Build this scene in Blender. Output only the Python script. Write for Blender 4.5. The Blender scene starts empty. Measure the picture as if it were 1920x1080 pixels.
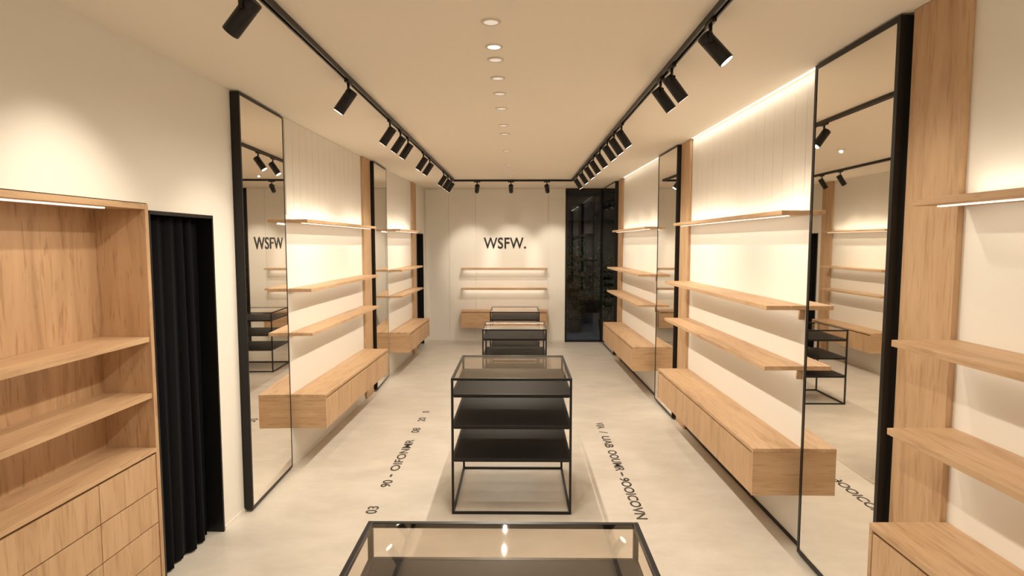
import bpy, bmesh, math, random
from mathutils import Matrix, Vector
random.seed(4)
S=bpy.context.scene
S.view_settings.view_transform='Standard'
COL=S.collection
W={}
I4=Matrix.Identity(4)
T=Matrix.Translation
def R(a,ax): return Matrix.Rotation(a,4,ax)

# ------------------------------------------------------------ materials
def newmat(n):
    m=bpy.data.materials.new(n); m.use_nodes=True
    nt=m.node_tree; return m,nt,nt.nodes['Principled BSDF']
def plain(n,c,rough=.5,metal=0,bump=0,bscale=40,var=0.0,vscale=3):
    m,nt,b=newmat(n)
    b.inputs['Base Color'].default_value=(*c,1); b.inputs['Roughness'].default_value=rough; b.inputs['Metallic'].default_value=metal
    tc=nt.nodes.new('ShaderNodeTexCoord')
    if var:
        no=nt.nodes.new('ShaderNodeTexNoise'); no.inputs['Scale'].default_value=vscale; no.inputs['Detail'].default_value=6
        nt.links.new(tc.outputs['Object'],no.inputs['Vector'])
        cr=nt.nodes.new('ShaderNodeValToRGB'); cr.color_ramp.elements[0].position=.3; cr.color_ramp.elements[1].position=.7
        cr.color_ramp.elements[0].color=(*[x*(1-var) for x in c],1); cr.color_ramp.elements[1].color=(*[min(1,x*(1+var*.5)) for x in c],1)
        nt.links.new(no.outputs['Fac'],cr.inputs['Fac']); nt.links.new(cr.outputs['Color'],b.inputs['Base Color'])
    if bump:
        n2=nt.nodes.new('ShaderNodeTexNoise'); n2.inputs['Scale'].default_value=bscale; n2.inputs['Detail'].default_value=4
        nt.links.new(tc.outputs['Object'],n2.inputs['Vector'])
        bp=nt.nodes.new('ShaderNodeBump'); bp.inputs['Strength'].default_value=bump; bp.inputs['Distance'].default_value=.002
        nt.links.new(n2.outputs['Fac'],bp.inputs['Height']); nt.links.new(bp.outputs['Normal'],b.inputs['Normal'])
    return m
def wood(n,axis,c1,c2,c3,fk=.42,fa=60,fl=5.0,fd=.4,fp=.47):
    m,nt,b=newmat(n)
    tc=nt.nodes.new('ShaderNodeTexCoord'); oi=nt.nodes.new('ShaderNodeObjectInfo')
    ad=nt.nodes.new('ShaderNodeVectorMath'); ad.operation='ADD'
    mu=nt.nodes.new('ShaderNodeMath'); mu.operation='MULTIPLY'; mu.inputs[1].default_value=17
    nt.links.new(oi.outputs['Random'],mu.inputs[0]); nt.links.new(tc.outputs['Object'],ad.inputs[0]); nt.links.new(mu.outputs[0],ad.inputs[1])
    def layer(across,along,detail,dist):
        mp=nt.nodes.new('ShaderNodeMapping'); s=[across]*3; s['XYZ'.index(axis)]=along
        mp.inputs['Scale'].default_value=s; nt.links.new(ad.outputs[0],mp.inputs['Vector'])
        no=nt.nodes.new('ShaderNodeTexNoise'); no.inputs['Scale'].default_value=1; no.inputs['Detail'].default_value=detail; no.inputs['Distortion'].default_value=dist
        nt.links.new(mp.outputs[0],no.inputs['Vector']); return no
    a=layer(7.5,.9,6,1.4); f=layer(fa,fl,5,fd)
    cr=nt.nodes.new('ShaderNodeValToRGB'); e=cr.color_ramp.elements
    e[0].position=.25; e[0].color=(*c3,1); e[1].position=.75; e[1].color=(*c1,1); k=e.new(.45); k.color=(*c2,1)
    nt.links.new(a.outputs['Fac'],cr.inputs['Fac'])
    cr2=nt.nodes.new('ShaderNodeValToRGB'); e=cr2.color_ramp.elements
    e[0].position=.33; e[0].color=(.60,.50,.40,1); e[1].position=fp; e[1].color=(1,1,1,1)
    nt.links.new(f.outputs['Fac'],cr2.inputs['Fac'])
    mx=nt.nodes.new('ShaderNodeMix'); mx.data_type='RGBA'; mx.blend_type='MULTIPLY'; mx.inputs[0].default_value=fk
    nt.links.new(cr.outputs[0],mx.inputs[6]); nt.links.new(cr2.outputs[0],mx.inputs[7]); nt.links.new(mx.outputs[2],b.inputs['Base Color'])
    b.inputs['Roughness'].default_value=.5
    bp=nt.nodes.new('ShaderNodeBump'); bp.inputs['Strength'].default_value=.15; bp.inputs['Distance'].default_value=.001
    nt.links.new(f.outputs['Fac'],bp.inputs['Height']); nt.links.new(bp.outputs['Normal'],b.inputs['Normal'])
    return m
def emit(n,c,s,base=1.0):
    m,nt,b=newmat(n); b.inputs['Base Color'].default_value=(*[x*base for x in c],1)
    b.inputs['Emission Color'].default_value=(*c,1); b.inputs['Emission Strength'].default_value=s; return m
def glass(n,tint,base=.05,top=.9,power=5):
    m=bpy.data.materials.new(n); m.use_nodes=True; nt=m.node_tree; nt.nodes.clear()
    o=nt.nodes.new('ShaderNodeOutputMaterial'); t=nt.nodes.new('ShaderNodeBsdfTransparent'); g=nt.nodes.new('ShaderNodeBsdfGlossy')
    t.inputs['Color'].default_value=(*tint,1); g.inputs['Roughness'].default_value=.02; g.inputs['Color'].default_value=(1,1,1,1)
    f=nt.nodes.new('ShaderNodeLayerWeight'); f.inputs['Blend'].default_value=.5
    p=nt.nodes.new('ShaderNodeMath'); p.operation='POWER'; p.inputs[1].default_value=power
    q=nt.nodes.new('ShaderNodeMath'); q.operation='MULTIPLY_ADD'; q.inputs[1].default_value=top; q.inputs[2].default_value=base
    nt.links.new(f.outputs['Facing'],p.inputs[0]); nt.links.new(p.outputs[0],q.inputs[0])
    mx=nt.nodes.new('ShaderNodeMixShader'); nt.links.new(q.outputs[0],mx.inputs[0]); nt.links.new(t.outputs[0],mx.inputs[1]); nt.links.new(g.outputs[0],mx.inputs[2]); nt.links.new(mx.outputs[0],o.inputs[0]); return m
OAK=((.60,.40,.235),(.53,.34,.19),(.41,.25,.133))
woodY=wood('oak_along_y','Y',*OAK); woodZ=wood('oak_along_z','Z',*OAK); woodX=wood('oak_along_x','X',*OAK)
woodK=wood('oak_flecked','Z',(.57,.37,.212),(.50,.31,.172),(.38,.222,.115),.6,38,4.5,1.0,.45)
wallM=plain('white_plaster',(.84,.80,.73),.75,bump=.15,bscale=120)
wallP=plain('cream_panel',(.84,.795,.72),.6)
ceilM=plain('beige_ceiling',(.85,.78,.67),.85,bump=.1,bscale=90)
black=plain('black_metal',(.010,.009,.009),.38,.3,var=.2)
blackS=plain('black_board',(.007,.006,.007),.5,var=.25,vscale=8)
blackS.node_tree.nodes['Principled BSDF'].inputs['Specular IOR Level'].default_value=.22
darkroom=plain('dark_interior',(.004,.004,.005),.9)
curtM=plain('black_velvet',(.005,.005,.0062),.95,bump=.3,bscale=300)
curtM.node_tree.nodes['Principled BSDF'].inputs['Sheen Weight'].default_value=.03
curtM.node_tree.nodes['Principled BSDF'].inputs['Specular IOR Level'].default_value=.05
gapM=plain('dark_wood_gap',(.10,.055,.03),.8)
ledM=emit('led_warm',(1,.89,.73),1.4)
lensM=emit('lamp_lens',(1,.92,.78),8)
dimM=emit('downlight_dim',(1,.87,.72),.58,.35)
dimB=emit('downlight_lit',(1,.93,.82),1.8)
rimM=plain('white_rim',(.70,.62,.52),.6)
glassT=glass('table_glass',(.92,.89,.85),.045,.45,3.0)
glassD=glass('door_glass',(.85,.88,.9),.02,.6,5)
inkM=plain('dark_ink',(.03,.025,.022),.6)
inkF=plain('floor_ink',(.085,.073,.062),.6,var=.5,vscale=30)
leafM=plain('dark_leaf',(.04,.08,.028),.5,var=.5,vscale=9)
potM=plain('dark_pot',(.02,.02,.02),.7)
paveM=plain('dark_paving',(.13,.14,.16),.7,var=.3)
facadeM=plain('dark_facade',(.04,.04,.043),.8,var=.3)
mir=bpy.data.materials.new('mirror_glass'); mir.use_nodes=True
b=mir.node_tree.nodes['Principled BSDF']; b.inputs['Base Color'].default_value=(.87,.835,.77,1); b.inputs['Metallic'].default_value=1; b.inputs['Roughness'].default_value=.015
floorM,nt,b=newmat('pale_concrete')
tc=nt.nodes.new('ShaderNodeTexCoord')
n1=nt.nodes.new('ShaderNodeTexNoise'); n1.inputs['Scale'].default_value=2.4; n1.inputs['Detail'].default_value=10; n1.inputs['Roughness'].default_value=.65; n1.inputs['Distortion'].default_value=.2
mp=nt.nodes.new('ShaderNodeMapping'); mp.inputs['Scale'].default_value=(.8,1.5,1)
nt.links.new(tc.outputs['Object'],mp.inputs[0]); nt.links.new(mp.outputs[0],n1.inputs['Vector'])
cr=nt.nodes.new('ShaderNodeValToRGB'); e=cr.color_ramp.elements
e[0].position=.33; e[0].color=(.60,.545,.47,1); e[1].position=.64; e[1].color=(.72,.66,.58,1)
nt.links.new(n1.outputs['Fac'],cr.inputs[0]); nt.links.new(cr.outputs[0],b.inputs['Base Color'])
b.inputs['Roughness'].default_value=.36

# ------------------------------------------------------------ helpers
def reg(o,M,parent=None):
    COL.objects.link(o); W[o]=M
    if parent is not None:
        o.parent=parent; o.matrix_parent_inverse=W[parent].inverted()
    o.matrix_basis=M
def info(o,label=None,cat=None,group=None,kind=None):
    if label:o['label']=label
    if cat:o['category']=cat
    if group:o['group']=group
    if kind:o['kind']=kind
    return o
def empty(name,M):
    o=bpy.data.objects.new(name,None); o.empty_display_size=.05; reg(o,M); return o
def addbox(bm,x0,x1,y0,y1,z0,z1,bev=0):
    x0,x1=sorted((x0,x1)); y0,y1=sorted((y0,y1)); z0,z1=sorted((z0,z1))
    r=bmesh.ops.create_cube(bm,size=1); vs=r['verts']
    for v in vs:
        v.co=Vector(((x0+x1)/2+v.co.x*(x1-x0),(y0+y1)/2+v.co.y*(y1-y0),(z0+z1)/2+v.co.z*(z1-z0)))
    if bev:
        es=list({e for v in vs for e in v.link_edges})
        bmesh.ops.bevel(bm,geom=es,offset=bev,segments=2,affect='EDGES',profile=.6)
def boxes(name,bl,mat,F=I4,parent=None,bev=.002,warp=None):
    """bl: list of (x0,x1,y0,y1,z0,z1) in frame F"""
    xs=[v for b in bl for v in b[0:2]]; ys=[v for b in bl for v in b[2:4]]; zs=[v for b in bl for v in b[4:6]]
    c=Vector(((min(xs)+max(xs))/2,(min(ys)+max(ys))/2,min(zs)))
    bm=bmesh.new()
    for q in bl: addbox(bm,q[0]-c.x,q[1]-c.x,q[2]-c.y,q[3]-c.y,q[4]-c.z,q[5]-c.z,bev)
    if warp:
        for v in bm.verts: v.co=warp(v.co+c)-c
    me=bpy.data.meshes.new(name); bm.to_mesh(me); bm.free(); me.materials.append(mat)
    o=bpy.data.objects.new(name,me); reg(o,F@T(c),parent); return o
def cyl(bm,r,z0,z1,seg=32,r2=None,M=I4):
    bmesh.ops.create_cone(bm,cap_ends=True,segments=seg,radius1=r,radius2=r if r2 is None else r2,depth=abs(z1-z0),matrix=M@T((0,0,(z0+z1)/2)))
def meshobj(name,bm,mat,M,parent=None,smooth=False):
    me=bpy.data.meshes.new(name); bm.to_mesh(me); bm.free(); me.materials.append(mat)
    if smooth:
        for p in me.polygons: p.use_smooth=len(p.vertices)==4
    o=bpy.data.objects.new(name,me); reg(o,M,parent); return o
WARM=(1,.89,.725)
LK=.40      # LED strips
SK=.76      # track spots
DK=1.36     # downlight spots, raised as room fill
def area(name,M,sx,sy,power,parent,color=WARM,spread=math.pi):
    l=bpy.data.lights.new(name,'AREA'); l.shape='RECTANGLE'; l.size=sx; l.size_y=sy; l.energy=power*LK; l.color=color; l.spread=spread
    o=bpy.data.objects.new(name,l); reg(o,M,parent); return o

H=3.23
FL=T((-2.24,0,0))@R(-.022,'Z'); FR=T((2.0,0,0))@R(.015,'Z')
BACK=12.35
# ------------------------------------------------------------ structure
info(boxes('floor',[(-3.4,3.4,-2.6,BACK+.1,-.1,0)],floorM,bev=0),kind='structure')
info(boxes('ceiling',[(-3.4,3.4,-2.6,BACK+.1,H,H+.1)],ceilM,bev=0),kind='structure')
wt=-.12
info(boxes('wall_left',[(wt,0,-2.6,1.3,0,H),(wt,0,1.3,3.421,2.33,H),(wt,0,3.421,4.12,2.29,H),(wt,0,4.12,11.45,0,H),(wt,0,11.45,12.15,2.29,H),(wt,0,12.15,12.45,0,H)],wallM,FL,bev=0),kind='structure')
info(boxes('wall_right',[(0,.12,-2.6,12.45,0,H)],wallM,FR,bev=0),kind='structure')
info(boxes('wall_back',[(-2.1,.985,BACK,BACK+.12,0,H)],wallM,bev=0),kind='structure')
info(boxes('wall_rear',[(-3,3,-2.6,-2.5,0,H)],wallM,bev=0),kind='structure')
for i,(a,c) in enumerate(((3.46,4.12),(11.45,12.15))):
    info(boxes('wall_fitting_room' if i==0 else 'wall_fitting_room_rear',[(-.9,-.86,a,c,0,2.4),(-.9,-.02,a-.03,a,0,2.275),(-.9,-.02,c,c+.03,0,2.4),(-.9,-.12,a,c,2.29,2.33),(-.9,-.125,a,c,.001,.004)],darkroom,FL,bev=0),kind='structure')
info(boxes('trim_1',[(-.12,.006,3.4225,3.44,0,2.29),(-.12,.006,4.104,4.12,0,2.29),(-.12,.006,3.4225,4.12,2.268,2.29)],black,FL,bev=0),kind='structure')
info(boxes('trim_2',[(-.1,.006,11.45,11.465,0,2.29),(-.1,.006,12.135,12.15,0,2.29),(-.1,.006,11.45,12.15,2.275,2.29)],black,FL,bev=0),kind='structure')
bw=[]
for a,c in ((-1.95,-1.46),(-1.453,-.9),(-.893,.62),(.627,.98)): bw.append((a,c,BACK-.012,BACK,.03,H-.01))
info(boxes('trim_3',bw,wallM,bev=.001),kind='structure')
def panels(n,F,s,y0,y1,z0,z1,w):
    k=round((y1-y0)/w); w=(y1-y0)/k
    info(boxes(n,[(0,s*.010,y0+i*w+.0014,y0+(i+1)*w-.0014,z0,z1) for i in range(k)],wallP,F,bev=.001),kind='structure')
panels('trim_4',FR,-1,3.86,6.48,2.36,H-.002,.165)
panels('trim_5',FL,1,5.36,7.72,2.36,H-.002,.165)
panels('trim_6',FR,-1,7.78,10.3,2.36,H-.002,.165)
info(boxes('baseboard_left',[(0,.006,4.13,11.4,0,.03)],wallM,FL,bev=0),kind='structure')
info(boxes('baseboard_right',[(-.006,0,2.9,10.85,0,.03)],black,FR,bev=0),kind='structure')

# door at the back
d=boxes('door_1',[(.985,1.02,BACK-.02,BACK+.08,0,3.19),(1.735,1.83,BACK-.02,BACK+.08,0,3.19),(.985,1.83,BACK-.02,BACK+.08,3.14,H),(1.02,1.735,BACK,BACK+.06,0,.04)],black)
info(d,kind='structure')
boxes('glass_pane',[(1.02,1.735,BACK+.02,BACK+.028,.04,3.14)],glassD,parent=d,bev=0)
# outside
info(boxes('ground',[(-1.5,6,BACK+.12,19,-.1,-.01)],paveM,bev=0),kind='structure')
fa=[(-1.5,6,17.6,17.8,0,5),(-1.5,6,17.35,17.6,2.75,2.9),(-1.5,6,17.45,17.6,3.3,3.36)]
info(boxes('wall_courtyard',fa,facadeM,bev=0),kind='structure')
def shrub(x,y,h,r,seed):
    rd=random.Random(seed)
    p=empty('potted_shrub',T((x,y,-.01)))
    bm=bmesh.new(); cyl(bm,.15,0,.3,28,.19)
    bmesh.ops.bevel(bm,geom=[e for e in bm.edges],offset=.008,segments=1,affect='EDGES')
    meshobj('pot',bm,potM,T((x,y,-.01)),p)
    bm=bmesh.new()
    for k in range(9):
        a=rd.random()*6.28; t=Vector((math.cos(a)*r*.5,math.sin(a)*r*.5,h*rd.uniform(.6,.9)))
        rot=t.to_track_quat('Z','Y').to_matrix().to_4x4()
        bmesh.ops.create_cone(bm,cap_ends=True,segments=6,radius1=.014,radius2=.004,depth=t.length-.2,matrix=T((0,0,.25))@rot@T((0,0,(t.length-.2)/2)))
    meshobj('stem',bm,potM,T((x,y,-.01)),p)
    bm=bmesh.new()
    for k in range(1700):
        a=rd.random()*6.28; q=rd.random()**.5*r; z=rd.uniform(.32,h); q*=math.sin(math.pi*min(1,max(.15,(z-.15)/(h-.05))))**.5
        L=rd.uniform(.05,.1); M=T((q*math.cos(a),q*math.sin(a),z))@R(rd.random()*6.28,'Z')@R(rd.uniform(-1,1),'X')@R(rd.uniform(-1,1),'Y')
        vs=[bm.verts.new(M@Vector(c)) for c in ((0,-L*.6,0),(L*.28,0,.008),(0,L*.8,-.01),(-L*.28,0,.008))]; bm.faces.new(vs)
    info(meshobj('foliage',bm,leafM,T((x,y,-.01)),p),kind='stuff')
    info(p,'leafy dark green shrub in a dark pot outside the glass door','plant','courtyard shrubs')
shrub(1.36,14.0,1.9,.30,1); shrub(2.08,13.9,2.25,.30,2); shrub(1.55,15.2,2.2,.38,3); shrub(2.5,15.2,2.5,.40,5)

# ------------------------------------------------------------ furniture on walls
def shelf(F,s,y0,y1,z,depth,up=0,down=0,group=None,label='',thick=.03,bracket=None,strip=True):
    o=boxes('wall_shelf',[(0.002*s,s*depth,y0,y1,z-thick,z)],woodY,F,bev=.003)
    info(o,label,'shelf',group)
    if bracket:
        boxes('bracket',[(0.002*s,s*.035,bracket,bracket+.02,z-thick-.07,z-thick-.0005)],woodZ,F,o)
    if down:
        oo=depth*.62 if strip else .05
        if strip:
            boxes('led_strip',[(s*(oo-.009),s*(oo+.009),y0+.07,y1-.04,z-thick-.006,z-thick-.0005)],ledM,F,o,bev=0)
        area('led_light',F@T((s*oo,(y0+y1)/2,z-thick-.008))@R(s*.5 if strip else 0,'Y'),.02,(y1-y0)-.1,down,o)
    if up:
        boxes('led_strip',[(s*.02,s*.034,y0+.05,y1-.05,z+.0005,z+.006)],ledM,F,o,bev=0)
        area('led_light',F@T((s*.07,(y0+y1)/2,z+.012))@R(math.pi,'Y'),.02,(y1-y0)-.1,up,o)
    return o
def drawer_unit(F,s,y0,y1,z0,z1,depth,n,label):
    p=empty('floating_drawer_unit',F@T((s*depth/2,(y0+y1)/2,z0)))
    info(p,label,'drawer unit','floating drawer units')
    boxes('top',[(.002*s,s*depth,y0,y1,z1-.028,z1)],woodY,F,p,bev=.003)
    boxes('body',[(.002*s,s*(depth-.024),y0+.022,y1-.022,z0+.02,z1-.029)],gapM,F,p,bev=0)
    boxes('side_panel',[(.002*s,s*(depth-.001),y0,y0+.022,z0,z1-.0285)],woodX,F,p)
    boxes('side_panel',[(.002*s,s*(depth-.001),y1-.022,y1,z0,z1-.0285)],woodX,F,p)
    boxes('bottom_panel',[(.002*s,s*(depth-.024),y0+.0225,y1-.0225,z0,z0+.0195)],woodY,F,p)
    a=y0+.025; w=(y1-y0-.05)/n
    for i in range(n):
        boxes('drawer',[(s*(depth-.0235),s*(depth-.003),a+i*w+.0015,a+(i+1)*w-.0015,z0+.002,z1-.043)],woodZ,F,p,bev=.0015)
    return p
def mirror(F,s,y0,y1,z0=.03,z1=H-.012,dep=.07,label='',far=1.0,t=.016):
    p=empty('wall_mirror',F@T((s*dep/2,(y0+y1)/2,z0))); info(p,label,'mirror','tall wall mirrors')
    def wp(v): return Vector((v.x*(1-(1-far)*(v.y-y0)/(y1-y0)),v.y,v.z))
    boxes('frame',[(.001*s,s*dep,y0,y0+t,z0,z1),(.001*s,s*dep,y1-t,y1,z0,z1),(.001*s,s*dep,y0+t,y1-t,z0,z0+t),(.001*s,s*dep,y0+t,y1-t,z1-t,z1)],black,F,p,bev=.001,warp=wp)
    boxes('mirror_glass',[(.003*s,s*(dep-.004),y0+t+.0005,y1-t-.0005,z0+t+.0005,z1-t-.0005)],mir,F,p,bev=0,warp=wp)
    return p
def column(F,s,y0,y1,label='vertical oak wall panel running floor to ceiling beside shelves'):
    o=boxes('wood_column',[(.001*s,.03*s,y0,y1,.0,H-.003)],woodZ,F,bev=.002); info(o,label,'wood panel','oak wall columns'); return o
ML='tall black framed wall mirror reaching floor to ceiling'
SL='light oak wall shelf beside oak column'; SU='high light oak wall shelf with warm LED strip'
DL='floating light oak drawer unit below wall shelves'
mirror(FR,-1,3.0,3.84,z0=.02,dep=.075,label=ML,t=.028,far=.80); mirror(FR,-1,6.87,7.72,label=ML)
mirror(FR,-1,10.85,12.2,label='wide dark framed mirror beside glass door')
column(FR,-1,2.62,2.97); column(FR,-1,6.52,6.84); column(FR,-1,10.38,10.72)
def section(F,s,y0,y1,zs,dep,dd,dz,n,k,brk,g,du=.2):
    shelf(F,s,y0,y1,zs[0],du,up=6*k,down=3.6*k,group=g,label=SU)
    shelf(F,s,y0,y1,zs[1],dep,down=2.6*k,group=g,label=SL,bracket=brk,strip=False)
    shelf(F,s,y0,y1,zs[2],dep,down=2.8*k,group=g,label=SL,bracket=brk,strip=False)
    drawer_unit(F,s,y0,y1,dz[0],dz[1],dd,n,DL)
section(FR,-1,3.93,6.5,(2.315,1.68,1.27),.28,.34,(.37,.70),4,1.0,3.97,'oak wall shelves')
section(FR,-1,7.85,10.36,(2.315,1.68,1.27),.28,.34,(.37,.70),4,.8,7.9,'oak wall shelves')
section(FR,-1,.9,2.61,(2.29,1.67,1.27),.30,.36,(.40,.83),3,.8,None,'oak wall shelves',.24)
mirror(FL,1,4.42,5.31,z0=.02,label=ML,far=.3,t=.02); mirror(FL,1,8.15,9.05,label=ML,far=.3)
column(FL,1,7.76,8.11); column(FL,1,10.95,11.3)
section(FL,1,5.36,7.74,(2.315,1.68,1.27),.22,.33,(.37,.69),3,.7,None,'oak wall shelves')
section(FL,1,9.15,10.93,(2.315,1.68,1.27),.22,.33,(.37,.69),2,.55,None,'oak wall shelves')
def cove(F,s,y0,y1,p):
    o=boxes('ceiling_led_strip',[(s*.012,s*.026,y0,y1,H-.006,H-.0005)],ledM,F,bev=0)
    info(o,'thin warm LED strip where ceiling meets panelled wall','led light','ceiling LED strips')
    area('led_light',F@T((s*.06,(y0+y1)/2,H-.010)),.02,y1-y0,p,o)
cove(FR,-1,3.9,6.48,6.5); cove(FR,-1,7.8,10.3,2.5)

# near recessed cabinet on left wall
y0,y1=1.32,3.42
p=empty('recessed_shelf_cabinet',FL@T((-.13,(y0+y1)/2,0)))
info(p,'light oak recessed cabinet with open shelves above drawers','cabinet')
D=-.29
boxes('back_panel',[(D-.02,D,y0,y1,.0,2.325)],woodK,FL,p)
boxes('side_panel',[(D,.008,y1-.03,y1,.0,2.325)],woodK,FL,p); boxes('side_panel',[(D,.008,y0,y0+.03,.0,2.325)],woodK,FL,p)
boxes('top_panel',[(D,.008,y0+.03,y1-.03,2.293,2.325)],woodY,FL,p)
boxes('shelf',[(D,.0,y0+.0305,y1-.0305,1.52,1.55)],woodY,FL,p); boxes('shelf',[(D,.0,y0+.0305,y1-.0305,1.185,1.215)],woodY,FL,p)
boxes('counter',[(D,.01,y0+.0305,y1-.0305,.86,.885)],woodY,FL,p)
boxes('body',[(D,-.02,y0+.0305,y1-.0305,.0,.8595)],gapM,FL,p,bev=0)
for z0,z1 in ((.64,.845),(.43,.633),(.22,.423),(.02,.213)):
    for a,c in ((2.93,3.386),(2.14,2.925),(1.355,2.135)):
        boxes('drawer',[(-.0195,.004,a,c,z0,z1)],woodZ,FL,p,bev=.0015)
boxes('led_strip',[(-.085,-.065,y0+.1,y1-.25,2.285,2.2925)],ledM,FL,p,bev=0)
area('led_light',FL@T((-.08,(y0+y1)/2,2.28))@R(-.1,'Y'),.02,1.7,3.0,p)
area('led_light',FL@T((-.2,(y0+y1)/2,1.515)),.02,1.9,.8,p)
area('led_light',FL@T((-.2,(y0+y1)/2,1.18)),.02,1.9,.7,p)

# curtains
def curtain(F,ya,yb,o,label,n=7,amp=.035):
    bm=bmesh.new(); NX=n*18; NZ=30; g=[]
    for j in range(NZ+1):
        z=.015+(2.26-.015)*j/NZ; row=[]
        for i in range(NX+1):
            t=i/NX; am=amp*(1.1-.3*j/NZ)*(.75+.35*math.sin(t*9+1)); ph=t*n*2*math.pi+.3*math.sin(z*1.1+t*5)
            row.append(bm.verts.new((o+am*math.sin(ph)+.006*math.sin(ph*.37+z*.6),ya+(yb-ya)*t+.006*math.sin(ph*1.9),z)))
        g.append(row)
    for j in range(NZ):
        for i in range(NX): bm.faces.new((g[j][i],g[j][i+1],g[j+1][i+1],g[j+1][i]))
    ob=meshobj('curtain',bm,curtM,F,smooth=True)
    sm=ob.modifiers.new('thickness','SOLIDIFY'); sm.thickness=.004
    info(ob,label,'curtain'); return ob
curtain(FL,3.46,4.03,-.07,'heavy black velvet fitting room curtain hanging in folds',5,.022)
curtain(FL,11.5,12.1,-.07,'black curtain in a narrow fitting room opening',6,.02)

# back wall unit
BF=BACK-.012
def bshelf(z,down):
    o=boxes('wall_shelf',[(-1.19,.6,BACK-.24,BF,z-.03,z)],woodX,bev=.003); info(o,'short light oak shelf below the wall sign','shelf','shelves under the sign')
    area('led_light',T((-.3,BACK-.07,z-.036)),1.7,.02,down,o)
bshelf(1.58,3.6); bshelf(1.16,3.6)
p=empty('floating_drawer_unit',T((-.3,BACK-.17,.34))); info(p,'floating light oak drawer unit under the sign','drawer unit','floating drawer units')
boxes('top',[(-1.19,.6,BACK-.33,BF,.672,.70)],woodX,parent=p)
boxes('body',[(-1.168,.578,BACK-.30,BF+.003,.34,.671)],gapM,parent=p,bev=0)
boxes('side_panel',[(-1.19,-1.168,BACK-.328,BF,.34,.671)],woodZ,parent=p); boxes('side_panel',[(.578,.6,BACK-.328,BF,.34,.671)],woodZ,parent=p)
for i in range(3):
    boxes('drawer',[(-1.166+i*.5815,-1.169+(i+1)*.5815,BACK-.325,BACK-.301,.342,.66)],woodX,parent=p,bev=.0015)

# ------------------------------------------------------------ lettering
def lettering(name,txt,w,h,mat,M,depth=.004,parent=None,spacing=1.0,bold=0):
    cu=bpy.data.curves.new(name,'FONT'); cu.body=txt; cu.size=1; cu.extrude=0; cu.space_character=spacing; cu.offset=bold
    t=bpy.data.objects.new(name,cu); COL.objects.link(t); bpy.context.view_layer.update()
    me=bpy.data.meshes.new_from_object(t.evaluated_get(bpy.context.evaluated_depsgraph_get())); bpy.data.objects.remove(t)
    xs=[v.co.x for v in me.vertices]; ys=[v.co.y for v in me.vertices]
    sx=w/(max(xs)-min(xs)); sy=h/(max(ys)-min(ys)); cx=(max(xs)+min(xs))/2; cy=(max(ys)+min(ys))/2
    bm=bmesh.new(); bm.from_mesh(me)
    for v in bm.verts: v.co=Vector(((v.co.x-cx)*sx,(v.co.y-cy)*sy,0))
    r=bmesh.ops.extrude_face_region(bm,geom=bm.faces[:])
    for v in [q for q in r['geom'] if isinstance(q,bmesh.types.BMVert)]: v.co.z+=depth
    bmesh.ops.recalc_face_normals(bm,faces=bm.faces)
    bm.to_mesh(me); bm.free(); me.materials.clear(); me.materials.append(mat); me.name=name
    o=bpy.data.objects.new(name,me); reg(o,M,parent); return o
info(lettering('wall_sign','WSFW.',.885,.235,inkM,T((-.285,BACK-.0125,2.095))@R(math.pi/2,'X'),.012,spacing=1.06,bold=.015),'dark raised lettering sign mounted on white wall','sign')
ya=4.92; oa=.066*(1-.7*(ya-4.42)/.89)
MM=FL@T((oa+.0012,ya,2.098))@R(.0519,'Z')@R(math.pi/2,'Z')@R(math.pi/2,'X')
info(lettering('painted_sign_reflection','WSFW',.62,.10,inkM,MM,.0008,spacing=1.05,bold=.012),'sign reflection drawn as dark lettering on the tall mirror glass','sign')  # reflection of the wall sign, drawn as stretched letters on the glass
LF=[('03',4.40,.13),('90',4.90,.15),('-',5.12,.06),('OIFONMR',5.26,.86),('08',6.35,.17),('20',6.77,.15),('0',7.12,.07)]
for t,y,w in LF:
    info(lettering('floor_lettering',t,w,.088 if t!='-' else .018,inkF,T((-1.15,y+w/2,.0005))@R(math.pi/2,'Z'),.0008,bold=.018),'stencilled dark characters on the pale floor','floor lettering','stencilled floor lettering')
RF=[('VIA',6.74,.22),('/',6.42,.06),('UAB',6.26,.36),('OOUMR',5.82,.54),('-',5.25,.08),('9OOICOVN',5.12,.79)]
for t,y,w in RF:
    info(lettering('floor_lettering',t,w,.088 if t!='-' else .018,inkF,T((.945,y-w/2,.0005))@R(-math.pi/2,'Z'),.0008,bold=.022),'stencilled dark characters on the pale floor','floor lettering','stencilled floor lettering')

# ------------------------------------------------------------ display tables
def table(cx,ya,yb,w,h,zs,label):
    x0,x1=cx-w/2,cx+w/2; t=.018
    p=empty('display_table',T((cx,(ya+yb)/2,0))); info(p,label,'display table','glass topped display tables')
    bl=[]
    for x in (x0,x1-t):
        for y in (ya,yb-t): bl.append((x,x+t,y,y+t,0,h))
    for z in [h-t]+[q-t for q in zs]+[0]:
        bl+=[(x0+t,x1-t,ya,ya+t,z,z+t),(x0+t,x1-t,yb-t,yb,z,z+t),(x0,x0+t,ya+t,yb-t,z,z+t),(x1-t,x1,ya+t,yb-t,z,z+t)]
    boxes('frame',bl,black,parent=p,bev=.001)
    boxes('glass_top',[(x0+t,x1-t,ya+t,yb-t,h-.008,h-.001)],glassT,parent=p,bev=0)
    for q in zs:
        boxes('shelf',[(x0+t+.0005,x1-t-.0005,ya+t+.0005,yb-t-.0005,q-.03,q-.001)],blackS,parent=p)
TL='black metal display table with glass top and dark shelves'
table(-.055,1.1,2.04,.97,1.10,(.966,.70,.44),TL)
table(-.052,4.40,5.33,.925,1.07,(.946,.70,.44),TL)
table(-.05,7.55,8.3,.84,.98,(.86,.62,.38),TL)
table(-.06,9.48,10.3,.81,.98,(.86,.62,.38),TL)

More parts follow.
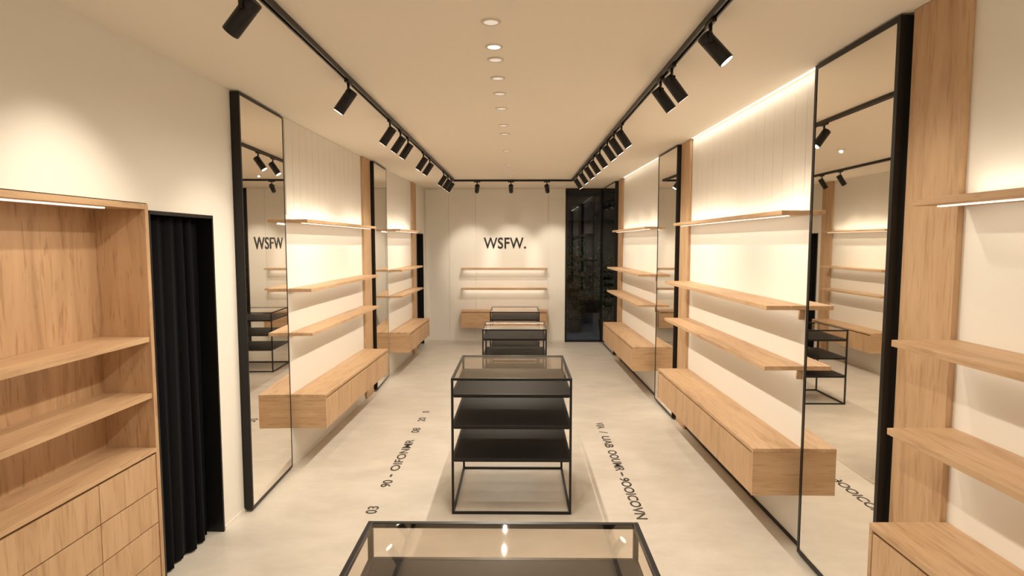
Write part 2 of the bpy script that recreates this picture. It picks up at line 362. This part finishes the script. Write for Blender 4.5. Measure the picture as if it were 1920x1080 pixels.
# ------------------------------------------------------------ ceiling tracks and lamps
TB=H-.034
def track(x0,x1,y0,y1):
    bx=[(x0,x1,y0,y1,H-.008,H-.001)]
    if x1-x0<.1: bx+=[(x0,x0+.010,y0,y1,TB,H-.008),(x1-.010,x1,y0,y1,TB,H-.008),(x0+.010,x1-.010,y0,y1,TB+.012,H-.008)]
    else: bx+=[(x0,x1,y0,y0+.010,TB,H-.008),(x0,x1,y1-.010,y1,TB,H-.008),(x0,x1,y0+.01,y1-.010,TB+.012,H-.008)]
    o=boxes('lighting_track',bx,black,bev=0); info(o,'slim black lighting track fixed to the ceiling','lighting track','ceiling tracks')
XLm,XRm=-1.16,.955
track(XLm-.018,XLm+.018,-.5,10.60); track(XRm-.018,XRm+.018,-.5,10.60); track(XLm-.018,XRm+.018,10.602,10.638)
def me_from(name,fn,mat,smooth=True):
    bm=bmesh.new(); fn(bm); me=bpy.data.meshes.new(name); bm.to_mesh(me); bm.free(); me.materials.append(mat)
    if smooth:
        for q in me.polygons: q.use_smooth=len(q.vertices)==4
    return me
def f_adapter(bm): addbox(bm,-.013,.013,-.055,.055,-.016,.010,.002)
def f_arm(bm):
    cyl(bm,.009,-.073,-.016,16)
    cyl(bm,.016,-.076,-.066,16)
    addbox(bm,-.006,.006,-.046,.046,-.074,-.066,.001)
    for y in (-.0455,.0415): addbox(bm,-.010,.010,y,y+.004,-.113,-.066,.001)
def f_body(bm):
    seg=36; r=.038; prof=[(0.0,.050),(r-.004,.050),(r,.046),(r,.012),(r-.0015,.010),(r,.008),(r,-.122),(r-.002,-.125),(r-.004,-.125),(r-.005,-.120),(.0,-.120)]
    rings=[]
    for rr,z in prof:
        if rr==0: rings.append([bm.verts.new((0,0,z))]); continue
        rings.append([bm.verts.new((rr*math.cos(2*math.pi*i/seg),rr*math.sin(2*math.pi*i/seg),z)) for i in range(seg)])
    for a,c in zip(rings,rings[1:]):
        for i in range(seg):
            j=(i+1)%seg
            if len(a)==1: bm.faces.new((a[0],c[i],c[j]))
            elif len(c)==1: bm.faces.new((a[i],c[0],a[j]))
            else: bm.faces.new((a[i],c[i],c[j],a[j]))
    bmesh.ops.recalc_face_normals(bm,faces=bm.faces)
def f_lens(bm): cyl(bm,.0325,-.1255,-.1205,32)
mA=me_from('adapter',f_adapter,black); mR=me_from('arm',f_arm,black); mB=me_from('lamp_body',f_body,black); mL=me_from('lens',f_lens,lensM)
def spot(x,y,side,tilt,power,cone=62,fwd=0,blend=.75):
    base=T((x,y,TB))
    if side==2: base=T((x,y,TB))@R(math.pi/2,'Z')
    p=empty('track_spotlight',base)
    info(p,'black cylindrical spotlight hanging from ceiling track','spotlight','track spotlights')
    hb=base@R(fwd,'Z')
    for n,me,M in (('adapter',mA,base),('arm',mR,hb)):
        o=bpy.data.objects.new(n,me); reg(o,M,p)
    a=tilt if side<0 else -tilt
    if side==2: a=-tilt
    hm=hb@T((0,0,-.103))@R(a,'Y')
    o=bpy.data.objects.new('lamp_body',mB); reg(o,hm,p)
    o=bpy.data.objects.new('lens',mL); reg(o,hm,p)
    l=bpy.data.lights.new('lamp_light','SPOT'); l.energy=power*SK; l.color=(1,.89,.73); l.spot_size=math.radians(cone); l.spot_blend=blend; l.shadow_soft_size=.025
    o=bpy.data.objects.new('lamp_light',l); reg(o,hm@T((0,0,-.135)),p)
t=math.radians
for y,ti,pw,fw in ((2.58,45,64,-.22),(4.08,35,36,.08),(5.38,35,38,0),(5.85,35,38,0),(6.25,34,38,0),(7.25,34,38,0),(7.75,34,38,0),(9.2,34,40,0),(9.75,34,40,0),(10.25,34,40,0)):
    spot(XLm,y,-1,t(ti),pw,fwd=fw,blend=.9,cone=66)
for y,ti,pw,fw in ((3.02,40,24,-.28),(3.76,38,34,.05),(4.05,38,34,.05),(5.55,35,38,0),(5.98,35,38,0),(6.42,35,38,0),(7.0,34,38,0),(7.6,34,38,0),(8.2,34,38,0),(8.9,34,38,0),(9.7,34,38,0)):
    spot(XRm,y,1,t(ti),pw,fwd=fw,blend=1,cone=68)
for x,f in ((-.74,.15),(-.135,0),(.51,-.15)): spot(x,10.62,2,t(54),105,cone=40,blend=.75,fwd=f)
bmr=bmesh.new()
seg=40; prof=[(.036,-.001),(.038,-.007),(.050,-.006),(.053,-.0005)]
rings=[[bmr.verts.new((r*math.cos(2*math.pi*i/seg),r*math.sin(2*math.pi*i/seg),z)) for i in range(seg)] for r,z in prof]
for a,c in zip(rings,rings[1:]):
    for i in range(seg): bmr.faces.new((a[i],a[(i+1)%seg],c[(i+1)%seg],c[i]))
mRim=bpy.data.meshes.new('rim'); bmr.to_mesh(mRim); bmr.free(); mRim.materials.append(rimM)
bm=bmesh.new(); cyl(bm,.037,-.004,-.0005,40); mD=bpy.data.meshes.new('lens'); bm.to_mesh(mD); bm.free(); mD.materials.append(dimM)
bm=bmesh.new(); cyl(bm,.037,-.004,-.0005,40); mDB=bpy.data.meshes.new('lens'); bm.to_mesh(mDB); bm.free(); mDB.materials.append(dimB)
for i,y in enumerate((-1.2,.6,3.10,3.48,3.72,4.13,4.55,5.04,5.75,6.2,7.3,8.6,10.0)):  # rearmost downlight added to brighten the back wall
    M=T((-.142,y,H)); p=empty('recessed_downlight',M); lit=i==3
    info(p,'small round recessed ceiling downlight, lit' if lit else 'small round recessed ceiling downlight with pale rim','downlight','recessed downlights')
    o=bpy.data.objects.new('rim',mRim); reg(o,M,p)
    o=bpy.data.objects.new('lens',mDB if lit else mD); reg(o,M,p)
    l=bpy.data.lights.new('lamp_light','SPOT'); l.spot_size=math.radians(170); l.spot_blend=.8; l.shadow_soft_size=.012; l.energy=(85 if i<2 else (28 if y<5.5 else (44 if y<9 else 80)))*DK; l.color=(1,.9,.755)  # wide spot added under the lens to fill the room
    o=bpy.data.objects.new('lamp_light',l); reg(o,M@T((0,0,-.022)),p)

l=bpy.data.lights.new('courtyard_light','AREA'); l.size=1; l.energy=22; l.color=(.8,.9,1)
o=bpy.data.objects.new('courtyard_light',l); reg(o,T((1.7,13.6,4.2)))
w=bpy.data.worlds.new('World'); S.world=w; w.use_nodes=True
w.node_tree.nodes['Background'].inputs[0].default_value=(.02,.025,.035,1); w.node_tree.nodes['Background'].inputs[1].default_value=.5

cam=bpy.data.cameras.new('Camera'); cam.sensor_width=36; cam.lens=1100/1920*36; cam.clip_end=100
co=bpy.data.objects.new('Camera',cam); COL.objects.link(co)
co.location=(0,0,2.1); co.rotation_euler=(math.radians(85.6),0,math.radians(.625)); S.camera=co
